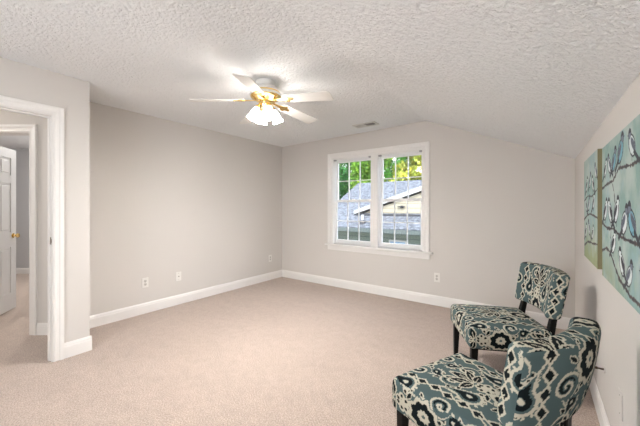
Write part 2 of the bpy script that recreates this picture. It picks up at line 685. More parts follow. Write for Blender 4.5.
# the open six-panel door of the bedroom
d1 = struct('door_1')
hinge = diag(D0 + 0.12, OA0 + 0.012)
free = diag(3.87, -3.955)
dv = (free - hinge)
ang = math.atan2(dv.y, dv.x)
d1.location = hinge
d1.rotation_euler = (0, 0, ang)
W_, H_ = 0.735, 2.03
bm = bmesh.new()
th = 0.0175
box(bm, 0, W_, -0.009, 0.009, 0.012, H_)
stile, mid = 0.105, 0.10
xc = [(0, stile), (W_ / 2 - mid / 2, W_ / 2 + mid / 2), (W_ - stile, W_)]
for a, b in xc:
    box(bm, a, b, -th, th, 0.012, H_)
zr = [(0.012, 0.225), (0.80, 0.985), (1.60, 1.70), (H_ - 0.115, H_)]
for a, b in zr:
    box(bm, 0, W_, -th + 0.0002, th - 0.0002, a, b)
for xa, xb in ((stile, W_ / 2 - mid / 2), (W_ / 2 + mid / 2, W_ - stile)):
    for za, zb in ((0.225, 0.80), (0.985, 1.60), (1.70, H_ - 0.115)):
        box(bm, xa + 0.03, xb - 0.03, -th + 0.003, th - 0.003, za + 0.03, zb - 0.03, bevel=0.006)
obj('door_panel', bm, M_DOOR, d1)
bm = bmesh.new()
for s in (-1, 1):
    Mk = Matrix.Translation((W_ - 0.065, s * th, 0.94)) @ Matrix.Rotation(-s * PI / 2, 4, 'X')
    lathe(bm, [(0.0, 0.0), (0.031, 0.0), (0.031, 0.005), (0.012, 0.009), (0.011, 0.028), (0.022, 0.034), (0.028, 0.046), (0.025, 0.058), (0.012, 0.064), (0.0, 0.065)], 20, Mk)
obj('door_knob', bm, M_BRASS, d1, True)
bm = bmesh.new()
for z in (0.22, 1.02, 1.82):
    lathe(bm, [(0, z), (0.007, z), (0.007, z + 0.09), (0, z + 0.09)], 10, Matrix.Translation((-0.006, -th, 0)))
obj('hinge', bm, M_BRASS, d1)

# ------------------------------------------------------------------ the window
win = struct('window_1')
bm = bmesh.new()
casing(bm, WX0, WX1, WZ0, WZ1, lambda a, z, t: Vector((a, YB - t, z)), 0.90, 0.0)
obj('window_casing', bm, M_TRIM, win)
bm = bmesh.new()
box(bm, -2.875, -1.135, YB - 0.05, YB + 0.06, 0.672, 0.70, bevel=0.006)
obj('window_stool', bm, M_TRIM, win)
bm = bmesh.new()
box(bm, -2.835, -1.175, YB - 0.016, YB, 0.60, 0.672, bevel=0.004)
obj('window_apron', bm, M_TRIM, win)
bm = bmesh.new()
J = 0.018
box(bm, WX0, WX0 + J, YB, YB + 0.13, WZ0, WZ1)
box(bm, WX1 - J, WX1, YB, YB + 0.13, WZ0, WZ1)
box(bm, WX0, WX1, YB, YB + 0.13, WZ1 - J, WZ1)
box(bm, WX0, WX1, YB + 0.055, YB + 0.15, WZ0 - 0.03, WZ0 + 0.012)
obj('window_jamb', bm, M_TRIM, win)
bm = bmesh.new()
box(bm, -2.05, -1.93, YB, YB + 0.13, WZ0, WZ1)
box(bm, -2.045, -1.935, YB - 0.014, YB, WZ0, WZ1, bevel=0.004)
box(bm, -2.01, -1.97, YB - 0.019, YB - 0.012, WZ0, WZ1, bevel=0.003)
obj('mullion', bm, M_TRIM, win)
for ux0, ux1 in ((WX0 + J, -2.05), (-1.93, WX1 - J)):
    bm = bmesh.new()
    for xa, xb in ((ux0, ux0 + 0.008), (ux1 - 0.008, ux1)):
        box(bm, xa, xb, YB + 0.045, YB + 0.128, WZ0 + 0.012, WZ1 - J)
    box(bm, ux0, ux1, YB + 0.045, YB + 0.128, WZ1 - J - 0.012, WZ1 - J)
    obj('jamb_liner', bm, M_VINYL, win)
    a0, a1 = ux0 + 0.008, ux1 - 0.008
    for za, zb, y0, y1, rb, rt in ((1.385, WZ1 - J - 0.012, YB + 0.092, YB + 0.122, 0.04, 0.036), (WZ0 + 0.012, 1.425, YB + 0.054, YB + 0.086, 0.06, 0.04)):
        bm = bmesh.new()
        st = 0.030
        box(bm, a0, a0 + st, y0, y1, za, zb, bevel=0.003)
        box(bm, a1 - st, a1, y0, y1, za, zb, bevel=0.003)
        box(bm, a0 + st, a1 - st, y0, y1, za, za + rb, bevel=0.003)
        box(bm, a0 + st, a1 - st, y0, y1, zb - rt, zb, bevel=0.003)
        s = obj('sash', bm, M_VINYL, win)
        ga0, ga1, gz0, gz1 = a0 + st, a1 - st, za + rb, zb - rt
        yc = (y0 + y1) / 2
        bm = bmesh.new()
        box(bm, ga0 - 0.005, ga1 + 0.005, yc - 0.0015, yc + 0.0015, gz0 - 0.005, gz1 + 0.005)
        obj('pane', bm, M_GLASS, s)
        bm = bmesh.new()
        for k in (1, 2):
            xm = ga0 + (ga1 - ga0) * k / 3
            box(bm, xm - 0.0065, xm + 0.0065, yc - 0.009, yc + 0.009, gz0, gz1)
        zm = (gz0 + gz1) / 2
        box(bm, ga0, ga1, yc - 0.0062, yc + 0.0062, zm - 0.0065, zm + 0.0065)
        obj('muntin_grid', bm, M_VINYL, s)
        if za > 1:
            pass
        else:
            bm = bmesh.new()
            xm = (a0 + a1) / 2
            box(bm, xm - 0.025, xm + 0.025, y0 - 0.002, y1, zb, zb + 0.012, bevel=0.003)
            obj('sash_lock', bm, M_VINYL, s)
    for xa in (ux0 + 0.002, ux1 - 0.042):
        bm = bmesh.new()
        box(bm, xa, xa + 0.04, YB + 0.004, YB + 0.04, WZ1 - J - 0.022, WZ1 - J, bevel=0.003)
        obj('blind_bracket', bm, M_GREYMETAL, win)


# added casing and stool round the rear fill light; wall has no opening
w2 = struct('rear_fill_frame')
bm = bmesh.new()
casing(bm, -1.92, -0.38, 0.63, 1.97, lambda a, z, t: Vector((a, YR + t, z)), 0.90, 0.0)
obj('window_casing', bm, M_TRIM, w2)
bm = bmesh.new()
box(bm, -2.03, -0.27, YR, YR + 0.05, 0.60, 0.63, bevel=0.006)
obj('window_stool', bm, M_TRIM, w2)

# ------------------------------------------------------------------ neighbouring house, trees and lawn outside
bm = bmesh.new()
box(bm, -40, 30, 4.6, 60, -3.3, -3.0)
struct('lawn', bm, M_LAWN)

house = thing('house', 'neighbouring house with grey shingle roof and beige gable seen through the window', 'house', (-5.5, 12, -3.0))


def hpart(name, bm, m, parent=None):
    o = obj(name, bm, m)
    par = parent or house
    o.parent = par
    o.matrix_parent_inverse = Matrix.Translation((5.5, -12, 3.0))
    return o


K = 0.505


def rz(y):
    return 0.57 + K * (y - 10.0)


XH0, XH1 = -7.75, 6.0
bm = bmesh.new()
prism(bm, [(XH0, 9.95, rz(9.95)), (XH0, 14.0, rz(14)), (XH0, 18.05, rz(9.95)), (XH0, 18.05, rz(9.95) - 0.12), (XH0, 14.0, rz(14) - 0.12), (XH0, 9.95, rz(9.95) - 0.12)], (XH1 - XH0, 0, 0))
hpart('roof', bm, M_SHINGLE)
bm = bmesh.new()
box(bm, XH0 + 0.3, XH1 - 0.3, 10.35, 17.65, -3.0, 0.58)
hpart('wall', bm, M_SIDE_GREEN)
bm = bmesh.new()
prism(bm, [(XH0 + 0.3, 10.35, 0.58), (XH0 + 0.3, 17.65, 0.58), (XH0 + 0.3, 14.0, rz(14) - 0.14)], (XH1 - XH0 - 0.6, 0, 0))
hpart('attic_wall', bm, M_SIDE_BEIGE)
bm = bmesh.new()
box(bm, XH0, XH1, 9.86, 9.96, rz(9.95) - 0.16, rz(9.95) - 0.02)
hpart('gutter', bm, M_GUTTERGREEN)
# cross gable
GX0, GXP, GS = -6.2, -1.9, 0.325
gz = rz(11.0)
gp = gz + GS * (GXP - GX0)
GX1 = 2 * GXP - GX0
bm = bmesh.new()
prism(bm, [(GX0 + 0.25, 11.0, gz - 0.05), (GX1 - 0.25, 11.0, gz - 0.05), (GXP, 11.0, gp - 0.12)], (0, 3.0, 0))
hpart('gable_wall', bm, M_SIDE_BEIGE)
for s, xe in ((0, GX0), (1, GX1)):
    bm = bmesh.new()
    nrm = Vector((-GS if s == 0 else GS, 0, 1)).normalized() * 0.06
    a, b = Vector((xe, 10.86, gz)), Vector((GXP, 10.86, gp))
    prism(bm, [a, b, b + nrm, a + nrm], (0, 3.6, 0))
    hpart('gable_roof', bm, M_SHINGLE)
    bm = bmesh.new()
    dn = Vector((0, 0, -0.09))
    prism(bm, [a + Vector((0, -0.03, 0.1)), b + Vector((0, -0.03, 0.1)), b + Vector((0, -0.03, 0)) + dn, a + Vector((0, -0.03, 0)) + dn * 0.6], (0, 0.03, 0))
    hpart('rake_board', bm, M_EXTRIM)
bm = bmesh.new()
box(bm, GX0 + 0.05, GX1 - 0.05, 10.8, 11.0, gz - 0.11, gz - 0.04)
hpart('eave_board', bm, M_GUTTER)
bm = bmesh.new()
px, py = -5.5, 10.3
lathe(bm, [(0.0, rz(py) - 0.05), (0.05, rz(py) - 0.05), (0.05, rz(py) + 0.30), (0.035, rz(py) + 0.30), (0.0, rz(py) + 0.28)], 14, Matrix.Translation((px, py, 0)))
vp = hpart('vent_pipe', bm, M_PIPE)
bm = bmesh.new()
lathe(bm, [(0.0, rz(py) - 0.1), (0.16, rz(py) - 0.1), (0.13, rz(py) + 0.03), (0.055, rz(py) + 0.09), (0.0, rz(py) + 0.09)], 14, Matrix.Translation((px, py, 0)))
hpart('pipe_flashing', bm, M_GUTTER, vp).matrix_parent_inverse = Matrix.Identity(4)
bm = bmesh.new()
box(bm, -4.22, -4.14, 10.9, 11.0, 1.27, 1.37, bevel=0.01)
box(bm, -4.32, -4.05, 10.86, 10.98, 1.32, 1.35, bevel=0.01)
hpart('gable_lamp', bm, M_GUTTER)
bm = bmesh.new()
box(bm, -4.42, -3.75, 10.30, 10.35, -1.0, 0.12)
wf = hpart('window', bm, M_EXTRIM)
bm = bmesh.new()
box(bm, -4.36, -3.81, 10.285, 10.31, -0.94, 0.06)
hpart('window_pane', bm, M_BLUEGLASS, wf).matrix_parent_inverse = Matrix.Identity(4)


def tree(x, y, h, rad, hue, label, n=9500):
    t = thing('tree', label, 'tree', (x, y, -3.0), 0, 'trees behind the neighbouring house')
    bm = bmesh.new()
    tube(bm, [(0, 0, 0), (0.05, 0.05, h * 0.35), (-0.05, 0, h * 0.6), (0.02, 0.02, h * 0.85)], [0.22, 0.17, 0.11, 0.03], 10)
    for k in range(6):
        a = k * 1.05 + x
        z0 = h * (0.35 + 0.07 * k)
        tube(bm, [(0, 0, z0), (math.cos(a) * rad * 0.35, math.sin(a) * rad * 0.35, z0 + h * 0.1), (math.cos(a) * rad * 0.75, math.sin(a) * rad * 0.75, z0 + h * 0.17)], [0.08, 0.05, 0.015], 7)
    obj('trunk', bm, M_BARK, t, True)
    # crown of leaves gathered in clumps
    cl = []
    for k in range(34):
        a = rng.uniform(0, 2 * PI)
        zz = rng.uniform(0.28, 0.98)
        rr = rad * math.sqrt(max(0.05, 1 - ((zz - 0.55) / 0.52) ** 2)) * rng.uniform(0.35, 1.0)
        cl.append((rr * math.cos(a), rr * math.sin(a), h * zz, rng.uniform(0.45, 0.85)))
    cl = np.array(cl)
    idx = rng.integers(0, len(cl), n)
    d = rng.normal(size=(n, 3))
    d /= np.linalg.norm(d, axis=1)[:, None]
    c = cl[idx, :3] + d * (cl[idx, 3:4] * rng.uniform(0.55, 1.0, (n, 1)))
    a = rng.normal(size=(n, 3))
    a /= np.linalg.norm(a, axis=1)[:, None]
    b = np.cross(a, rng.normal(size=(n, 3)))
    b /= np.linalg.norm(b, axis=1)[:, None]
    s = rng.uniform(0.09, 0.17, (n, 1))
    V = np.stack([c - a * s, c - b * s * 0.55, c + a * s, c + b * s * 0.55], 1).reshape(-1, 3)
    F = np.arange(4 * n).reshape(n, 4)
    base = np.array(lin(*hue)) * 1.0
    clump = rng.uniform(0.55, 1.2, len(cl))[idx]
    col = base[None, :] * clump[:, None] * rng.uniform(0.75, 1.25, (n, 1)) * np.array([1, 1, 1])[None, :]
    warm = rng.uniform(0, 1, (n, 1)) < 0.16
    col = np.where(warm, col * np.array([1.7, 1.3, 1.0]), col)
    me = bpy.data.meshes.new('crown')
    me.from_pydata(V.tolist(), [], F.tolist())
    at = me.color_attributes.new('Col', 'FLOAT_COLOR', 'POINT')
    at.data.foreach_set('color', np.concatenate([np.repeat(col, 4, 0), np.ones((4 * n, 1))], 1).astype(np.float32).ravel())
    me.materials.append(M_LEAF)
    o = bpy.data.objects.new('crown', me)
    C.objects.link(o)
    o.parent = t
    return t


tree(-14.0, 19.0, 7.4, 1.45, (70, 128, 52), 'dark green leafy tree just left of the grey roof, at the left window edge')
tree(-10.2, 20.2, 8.5, 1.45, (112, 156, 62), 'bright green tree close behind the roof ridge, beside the window mullion')
tree(-6.7, 20.6, 8.8, 1.45, (160, 170, 72), 'yellow-green tree close behind the ridge, above the beige gable')
tree(-14.8, 25.2, 9.8, 1.55, (62, 116, 60), 'deep green tree in the second row, left of its pair')
tree(-10.2, 25.8, 9.8, 1.55, (80, 140, 58), 'tall green tree in the second row, right of its pair')
tree(-19.6, 30.6, 10.6, 2.1, (80, 130, 66), 'tree in the farthest row, at the left end')
tree(-14.9, 31.0, 11.0, 2.1, (88, 140, 66), 'tree in the farthest row, middle of three')
tree(-10.0, 31.4, 10.8, 2.1, (122, 158, 72), 'tree in the farthest row, at the right end')

# ------------------------------------------------------------------ ceiling fan
fan = thing('ceiling_fan', 'white five-blade ceiling fan with brass motor and four lit glass shades', 'ceiling fan', (-2.0, 1.894, 0))
bm = bmesh.new()
lathe(bm, [(0.0, 2.4395), (0.085, 2.4395), (0.085, 2.425), (0.070, 2.405), (0.045, 2.395), (0.0, 2.395)], 36)
obj('canopy', bm, M_FANWHITE, fan, True)
bm = bmesh.new()
lathe(bm, [(0.0, 2.40), (0.05, 2.398), (0.095, 2.385), (0.115, 2.36), (0.118, 2.345), (0.10, 2.338), (0.0, 2.338)], 40)
obj('motor_cap', bm, M_FANWHITE, fan, True)
bm = bmesh.new()
lathe(bm, [(0.0, 2.345), (0.118, 2.345), (0.132, 2.338), (0.137, 2.325), (0.137, 2.300), (0.128, 2.288), (0.112, 2.284), (0.085, 2.262), (0.06, 2.255), (0.0, 2.255)], 48)
obj('motor_housing', bm, M_BRASS, fan, True)
bm = bmesh.new()
lathe(bm, [(0.139, 2.323), (0.141, 2.321), (0.141, 2.305), (0.139, 2.303)], 48)
obj('motor_band', bm, M_FANWHITE, fan, True)
PH = 3.9986
for k in range(5):
    a = PH + k * 2 * PI / 5
    Mb = Matrix.Rotation(a, 4, 'Z') @ Matrix.Translation((0.10, 0, 2.268)) @ Matrix.Rotation(math.radians(5.5), 4, 'Y') @ Matrix.Rotation(math.radians(-12), 4, 'X')
    bm = bmesh.new()
    pts = []
    hw0, hw1, L0, L1 = 0.054, 0.068, 0.10, 0.545
    out = [(L0, -hw0), (L1 - 0.02, -hw1)]
    for q in range(7):
        an = -PI / 2 + q * PI / 6
        out.append((L1 - 0.028 + 0.028 * math.cos(an), (hw1 - 0.028) * (1 if an > 0 else -1) + 0.028 * math.sin(an)))
    out += [(L1 - 0.02, hw1), (L0, hw0), (L0 - 0.012, hw0 - 0.015), (L0 - 0.012, -hw0 + 0.015)]
    clean = []
    for p in out:
        if not clean or (abs(p[0] - clean[-1][0]) + abs(p[1] - clean[-1][1])) > 1e-4:
            clean.append(p)
    prism(bm, [Mb @ Vector((x, y, -0.003)) for x, y in clean], (Mb.to_3x3() @ Vector((0, 0, 0.006))))
    bl = obj('blade', bm, M_FANWHITE, fan)
    bm = bmesh.new()
    # cast blade iron: arm, then a three-lobed plate under the blade
    prism(bm, [Mb @ Vector((x, y, -0.010)) for x, y in ((-0.04, -0.016), (0.03, -0.011), (0.085, -0.02), (0.11, -0.042), (0.135, -0.042), (0.145, -0.018), (0.18, -0.012), (0.188, 0.0),
                                                          (0.18, 0.012), (0.145, 0.018), (0.135, 0.042), (0.11, 0.042), (0.085, 0.02), (0.03, 0.011), (-0.04, 0.016))], Mb.to_3x3() @ Vector((0, 0, 0.0065)))
    obj('blade_iron', bm, M_BRASS, bl)
bm = bmesh.new()
lathe(bm, [(0.0, 2.258), (0.055, 2.258), (0.058, 2.245), (0.050, 2.225), (0.030, 2.212), (0.022, 2.195), (0.0, 2.190)], 32)
kit = obj('light_kit', bm, M_BRASS, fan, True)
for k in range(4):
    a = 0.35 + k * PI / 2 - 0.785
    ca, sa = math.cos(a), math.sin(a)
    bm = bmesh.new()
    tube(bm, [(0.03 * ca, 0.03 * sa, 2.235), (0.055 * ca, 0.055 * sa, 2.232), (0.066 * ca, 0.066 * sa, 2.218), (0.072 * ca, 0.072 * sa, 2.200)], 0.008, 10)
    Ms = Matrix.Translation((0.072 * ca, 0.072 * sa, 2.205)) @ Matrix.Rotation(a, 4, 'Z') @ Matrix.Rotation(math.radians(-22), 4, 'Y')
    lathe(bm, [(0.0, 0.006), (0.018, 0.004), (0.022, -0.012), (0.018, -0.022), (0.0, -0.022)], 16, Ms)
    arm = obj('lamp_arm', bm, M_BRASS, fan, True)
    bm = bmesh.new()
    seg, prof = 40, [(0.018, -0.016), (0.025, -0.028), (0.032, -0.052), (0.037, -0.080), (0.043, -0.108), (0.049, -0.128)]
    rows_ = []
    for i, (r, z) in enumerate(prof):
        f = i / (len(prof) - 1)
        rows_.append([bm.verts.new(Ms @ Vector(((r + 0.005 * f * f * math.cos(8 * 2 * PI * q / seg)) * math.cos(2 * PI * q / seg), (r + 0.005 * f * f * math.cos(8 * 2 * PI * q / seg)) * math.sin(2 * PI * q / seg), z))) for q in range(seg)])
    for A, B in zip(rows_, rows_[1:]):
        for q in range(seg):
            bm.faces.new([A[q], A[(q + 1) % seg], B[(q + 1) % seg], B[q]])
    obj('lamp_shade', bm, M_SHADE, arm, True)
    bm = bmesh.new()
    lathe(bm, [(0.0, -0.020), (0.012, -0.022), (0.013, -0.05), (0.019, -0.075), (0.022, -0.095), (0.018, -0.112), (0.009, -0.121), (0.0, -0.123)], 16, Ms)
    obj('bulb', bm, M_BULB, arm, True)
for dx, dy, L in ((0.028, 0.02, 0.10), (-0.03, -0.015, 0.12)):
    bm = bmesh.new()
    tube(bm, [(dx, dy, 2.215), (dx, dy, 2.215 - L)], 0.0012, 6)
    lathe(bm, [(0, 2.215 - L - 0.014), (0.004, 2.215 - L - 0.010), (0.004, 2.215 - L), (0, 2.215 - L + 0.003)], 8, Matrix.Translation((dx, dy, 0)))
    obj('pull_chain', bm, M_BRASS, fan)


# unseen lamps added to light the landing and bedroom, above the doorway frame
def fill_dome_lamp(loc, glass, label):
    t = thing('fill_dome_light', label, 'ceiling light', loc)
    bm = bmesh.new()
    lathe(bm, [(0, 0), (0.16, 0), (0.165, -0.02), (0.15, -0.03), (0, -0.03)], 32)
    obj('lamp_base', bm, M_BRASS, t, True)
    bm = bmesh.new()
    lathe(bm, [(0.148, -0.028), (0.14, -0.06), (0.10, -0.09), (0.05, -0.105), (0.0, -0.108)], 32)
    obj('lamp_glass', bm, glass, t, True)


fill_dome_lamp((-4.75, -0.35, ZC), M_HALLGLASS, 'added unseen dome light on the landing ceiling')
p = diag(5.0, -4.1)
fill_dome_lamp((p.x, p.y, ZC), M_FARGLASS, 'added unseen dome light on the ceiling of the room past the landing')  # added in place of daylight in the bedroom

# ------------------------------------------------------------------ ceiling vent
vent = thing('ceiling_vent', 'white ceiling air register near the window', 'vent', (-1.94, 3.72, ZC + 0.012))
bm = bmesh.new()
box(bm, -0.17, 0.17, -0.085, -0.06, -0.012, 0.0, bevel=0.003)
box(bm, -0.17, 0.17, 0.06, 0.085, -0.012, 0.0, bevel=0.003)
box(bm, -0.17, -0.145, -0.06, 0.06, -0.012, 0.0, bevel=0.003)
box(bm, 0.145, 0.17, -0.06, 0.06, -0.012, 0.0, bevel=0.003)
obj('vent_frame', bm, M_VENT, vent)
bm = bmesh.new()
box(bm, -0.147, 0.147, -0.062, 0.062, -0.003, 0.001)
obj('vent_opening', bm, M_DARK, vent)
bm = bmesh.new()
for k in range(14):
    x = -0.137 + k * 0.0211
    Mv = Matrix.Translation((x, 0, -0.007)) @ Matrix.Rotation(math.radians(-50 if k < 7 else 50), 4, 'Y')
    box(bm, -0.0075, 0.0075, -0.06, 0.06, -0.0006, 0.0006, Mv)
obj('vent_louver', bm, M_VENT, vent)


# ------------------------------------------------------------------ outlets
def outlet(loc, rotz, label, kind='duplex', group='wall outlets', plate=None):
    """plate facing local -Y, standing on its wall"""
    t = thing('wall_outlet', label, 'outlet', loc, rotz, group)
    bm = bmesh.new()
    box(bm, -0.037, 0.037, -0.006, 0.0, -0.06, 0.06, bevel=0.003)
    obj('cover_plate', bm, plate or M_PLATE, t)
    if kind == 'duplex':
        for z in (-0.02, 0.02):
            bm = bmesh.new()
            lathe(bm, [(0, 0.0), (0.0165, 0.0), (0.0165, 0.0025), (0.0, 0.003)], 20, Matrix.Translation((0, -0.006, z)) @ Matrix.Rotation(PI / 2, 4, 'X'))
            s = obj('socket', bm, M_SOCKET, t)
            bm = bmesh.new()
            box(bm, -0.008, -0.0055, -0.0095, -0.0088, z - 0.001, z + 0.009)
            box(bm, 0.0055, 0.008, -0.0095, -0.0088, z - 0.001, z + 0.008)
            box(bm, -0.0025, 0.0025, -0.0095, -0.0088, z - 0.010, z - 0.005)
            obj('slot', bm, M_SLOT, s)
    elif kind == 'jack':
        bm = bmesh.new()
        lathe(bm, [(0, 0.0), (0.006, 0.0), (0.006, 0.009), (0.003, 0.009), (0.0, 0.004)], 12, Matrix.Translation((0, -0.006, 0)) @ Matrix.Rotation(PI / 2, 4, 'X'))
        obj('jack', bm, M_STEEL, t)
    for z in ((0,) if kind == 'duplex' else (-0.042, 0.042)):
        bm = bmesh.new()
        lathe(bm, [(0, 0), (0.003, 0.0), (0.002, 0.0012), (0, 0.0012)], 10, Matrix.Translation((0, -0.006, z)) @ Matrix.Rotation(PI / 2, 4, 'X'))
        obj('screw', bm, M_STEEL, t)
    return t


outlet((XL, 1.68, 0.375), PI / 2, 'white duplex outlet on the left wall, nearest the doorway')
outlet((XL, 2.10, 0.375), PI / 2, 'white plate with a single cable jack on the left wall, second from the doorway', 'jack')
outlet((XL, 3.79, 0.385), PI / 2, 'white duplex outlet on the left wall, close to the far corner')
outlet((-1.083, YB, 0.37), 0, 'white duplex outlet on the window wall below the window right edge')
outlet((XR, 1.935, 0.385), -PI / 2, 'wall-coloured blank plate on the right wall behind the nearer chair', 'blank', plate=M_WALL)
# cable connector sticking out of the right wall
cc = thing('cable_connector', 'small metal cable connector sticking out of the right wall behind the chairs', 'cable connector', (XR, 2.36, 0.36))
bm = bmesh.new()
lathe(bm, [(0, 0), (0.022, 0), (0.020, 0.004), (0, 0.004)], 18, Matrix.Rotation(-PI / 2, 4, 'Y'))
obj('wall_flange', bm, M_WALL, cc)
bm = bmesh.new()
lathe(bm, [(0, 0.003), (0.006, 0.003), (0.005, 0.03), (0.0075, 0.031), (0.0075, 0.044), (0.004, 0.046), (0.0, 0.046)], 12, Matrix.Rotation(-PI / 2, 4, 'Y'))
obj('connector_barrel', bm, M_CONN, cc)


# ------------------------------------------------------------------ ikat fabric
SLATE = np.array(lin(78, 95, 96))
CREAM = np.array(lin(190, 185, 168))
DARK = np.array(lin(16, 24, 27))


def ikat(U, V):
    tri = lambda q: np.abs((q % 1.0) * 2 - 1)
    U, V = U * 0.80, V * 0.80
    U = U + 0.0022 * (tri(V / 0.011) - 0.5) + 0.003 * np.sin(V * 55 + 1)
    V = V + 0.0018 * (tri(U / 0.013) - 0.5)
    W, H = 0.29, 0.385
    k = np.floor((U + W / 2) / W)
    u = U - k * W
    v = (V + 0.5 * H * (np.mod(k, 2))) % H
    a = np.abs(u)
    out = np.broadcast_to(SLATE, U.shape + (3,)).copy()
    cls = np.zeros(U.shape, int)

    def rings(rr, bands):
        for lo, hi, c in bands:
            cls[(rr >= lo) & (rr < hi)] = c

    # small fillers first: berries and curls
    for cx, cy in ((0.050, 0.185), (0.064, 0.172), (0.078, 0.158), (0.038, 0.020), (0.024, 0.034), (0.094, 0.262), (0.100, 0.281)):
        r = np.hypot(a - cx, v - cy)
        cls[r < 0.0110] = 1
        cls[r < 0.0062] = 2
    vine = np.abs(a - 0.072 - 0.020 * np.sin(v * 2 * PI / 0.1925 + 0.6))
    cls[vine < 0.0036] = 1
    for cy in (0.025, 0.105, 0.155, 0.245, 0.335):
        for sg in (-1, 1):
            dx, dy = (a - 0.072 - 0.020 * math.sin(cy * 2 * PI / 0.1925 + 0.6)) * sg, v - cy
            Y = dx * 0.82 + dy * 0.57
            X = -dx * 0.57 + dy * 0.82
            hw = 0.011 * np.sin(PI * np.clip(Y / 0.042, 0, 1) ** 0.8)
            cls[(np.abs(X) < hw) & (Y > 0) & (Y < 0.042)] = 1
            cls[(np.abs(X) < hw - 0.0042) & (Y > 0) & (Y < 0.042)] = 2
    # chain of diamonds on the column edges
    x = W / 2 - a
    y = (V % 0.055) - 0.0275
    rings(x / 0.021 + np.abs(y) / 0.030, [(0.64, 1.04, 1), (0, 0.64, 2)])
    # scrolls
    for cx, cy, s, rot, R_ in ((0.084, 0.040, 1, 0.3, 0.046), (0.058, 0.300, -1, 2.2, 0.040), ):
        dx, dy = a - cx, v - cy
        r = np.hypot(dx, dy)
        th_ = np.arctan2(dy, dx) * s + rot
        ph = (r / 0.026 - th_ / (2 * PI)) % 1.0
        cls[r < R_ + 0.004] = 0
        cls[(r < R_) & (ph < 0.33)] = 1
        cls[(r < R_ * 0.62) & (ph > 0.52) & (ph < 0.9)] = 2
    # flame medallion
    dx, dy = a, v - 0.100
    r = np.hypot(dx * 1.05, dy * 0.88)
    th_ = np.arctan2(dy, dx)
    R = 0.054 * (1 + 0.22 * (tri(th_ * 9 / (2 * PI) + 0.25) - 0.4))
    rings(r / R, [(0.0, 1.16, 0), (0.86, 1.10, 1), (0.40, 0.86, 2), (0.0, 0.40, 1), (0.0, 0.12, 0)])
    # paisleys
    for cx, cy, ang_, sc in ((0.092, 0.200, 0.5, 1.05), (0.046, 0.372, -2.3, 0.66)):
        dx, dy = a - cx, v - cy
        X = dx * math.cos(ang_) + dy * math.sin(ang_)
        Y = -dx * math.sin(ang_) + dy * math.cos(ang_)
        X = X - 1.5 * np.where(Y > 0, Y, 0) ** 2 / 0.1
        wd = 1 - 0.85 * np.clip(Y / 0.075 / sc, 0, 0.97)
        rr = np.hypot(X / wd, np.where(Y > 0, Y * 0.52, Y)) / (0.038 * sc)
        cls[(rr < 1.30) & (np.mod(np.arctan2(dy, dx) * 12 / (2 * PI), 1) < 0.36)] = 1
        rings(rr, [(0.0, 1.06, 0), (0.82, 1.06, 1), (0.22, 0.62, 2), (0.0, 0.18, 1)])
    # rosette
    for q in range(6):
        an = q * PI / 3 + 0.2
        r = np.hypot(a - 0.022 * math.cos(an), v - 0.196 - 0.022 * math.sin(an))
        cls[r < 0.0140] = 1
        cls[r < 0.0062] = 2
    cls[np.hypot(a, v - 0.196) < 0.009] = 1
    # leaf spray
    for an, L in ((0.0, 0.110), (0.62, 0.100), (1.30, 0.072)):
        dx, dy = a - 0.004, v - 0.238
        Y = dx * math.sin(an) + dy * math.cos(an)
        X = dx * math.cos(an) - dy * math.sin(an)
        f = np.clip(Y / L, 0, 1)
        hw = 0.020 * np.sin(PI * f ** 0.8)
        ins = (Y > 0) & (Y < L)
        cls[ins & (np.abs(X) < hw)] = 1
        cls[ins & (np.abs(X) < hw - 0.0060) & ((np.abs(X) > 0.0016) | (Y > L * 0.6))] = 2
    out[cls == 1] = CREAM
    out[cls == 2] = DARK
    return out


def rounded_box(hx, hy, hz, r, step, shape, uvf):
    """six grid patches of a rounded box; shape(P) deforms, uvf(face, P0) gives the cloth coordinates"""
    P, K_ = [], []
    h = (hx, hy, hz)
    for ax in range(3):
        o1, o2 = [(1, 2), (0, 2), (0, 1)][ax]
        for s in (-1, 1):
            def axis(hh):
                inner = np.linspace(-(hh - r), hh - r, max(3, int(2 * (hh - r) / step) + 1))
                t = np.linspace(0, 1, max(4, int(r * 0.8 / step) + 3))[1:]
                e = np.tan(t * PI / 4) * r
                return np.concatenate([-(hh - r) - e[::-1], inner, hh - r + e])
            A, B = np.meshgrid(axis(h[o1]), axis(h[o2]), indexing='ij')
            P0 = np.zeros(A.shape + (3,))
            P0[..., o1] = A
            P0[..., o2] = B
            P0[..., ax] = s * h[ax]
            inn = np.clip(P0, [-(q - r) for q in h], [q - r for q in h])
            d = P0 - inn
            d /= np.linalg.norm(d, axis=-1, keepdims=True)
            Q = inn + d * r
            if (s > 0) == (ax == 1):
                Q, P0 = Q[:, ::-1], P0[:, ::-1]
            uu, vv = uvf(ax, s, Q)
            P.append(shape(Q))
            K_.append(ikat(uu, vv))
    return P, K_


def cyl4(bm, pts):
    """square tapered leg through (x, y, z, half) stations"""
    rings = []
    for x, y, z, hx, hy in pts:
        rings.append([bm.verts.new((x + sx * hx, y + sy * hy, z)) for sx, sy in ((-1, -1), (1, -1), (1, 1), (-1, 1))])
    for A, B in zip(rings, rings[1:]):
        for q in range(4):
            bm.faces.new([A[q], A[(q + 1) % 4], B[(q + 1) % 4], B[q]])
    bm.faces.new(rings[0][::-1])
    bm.faces.new(rings[-1])


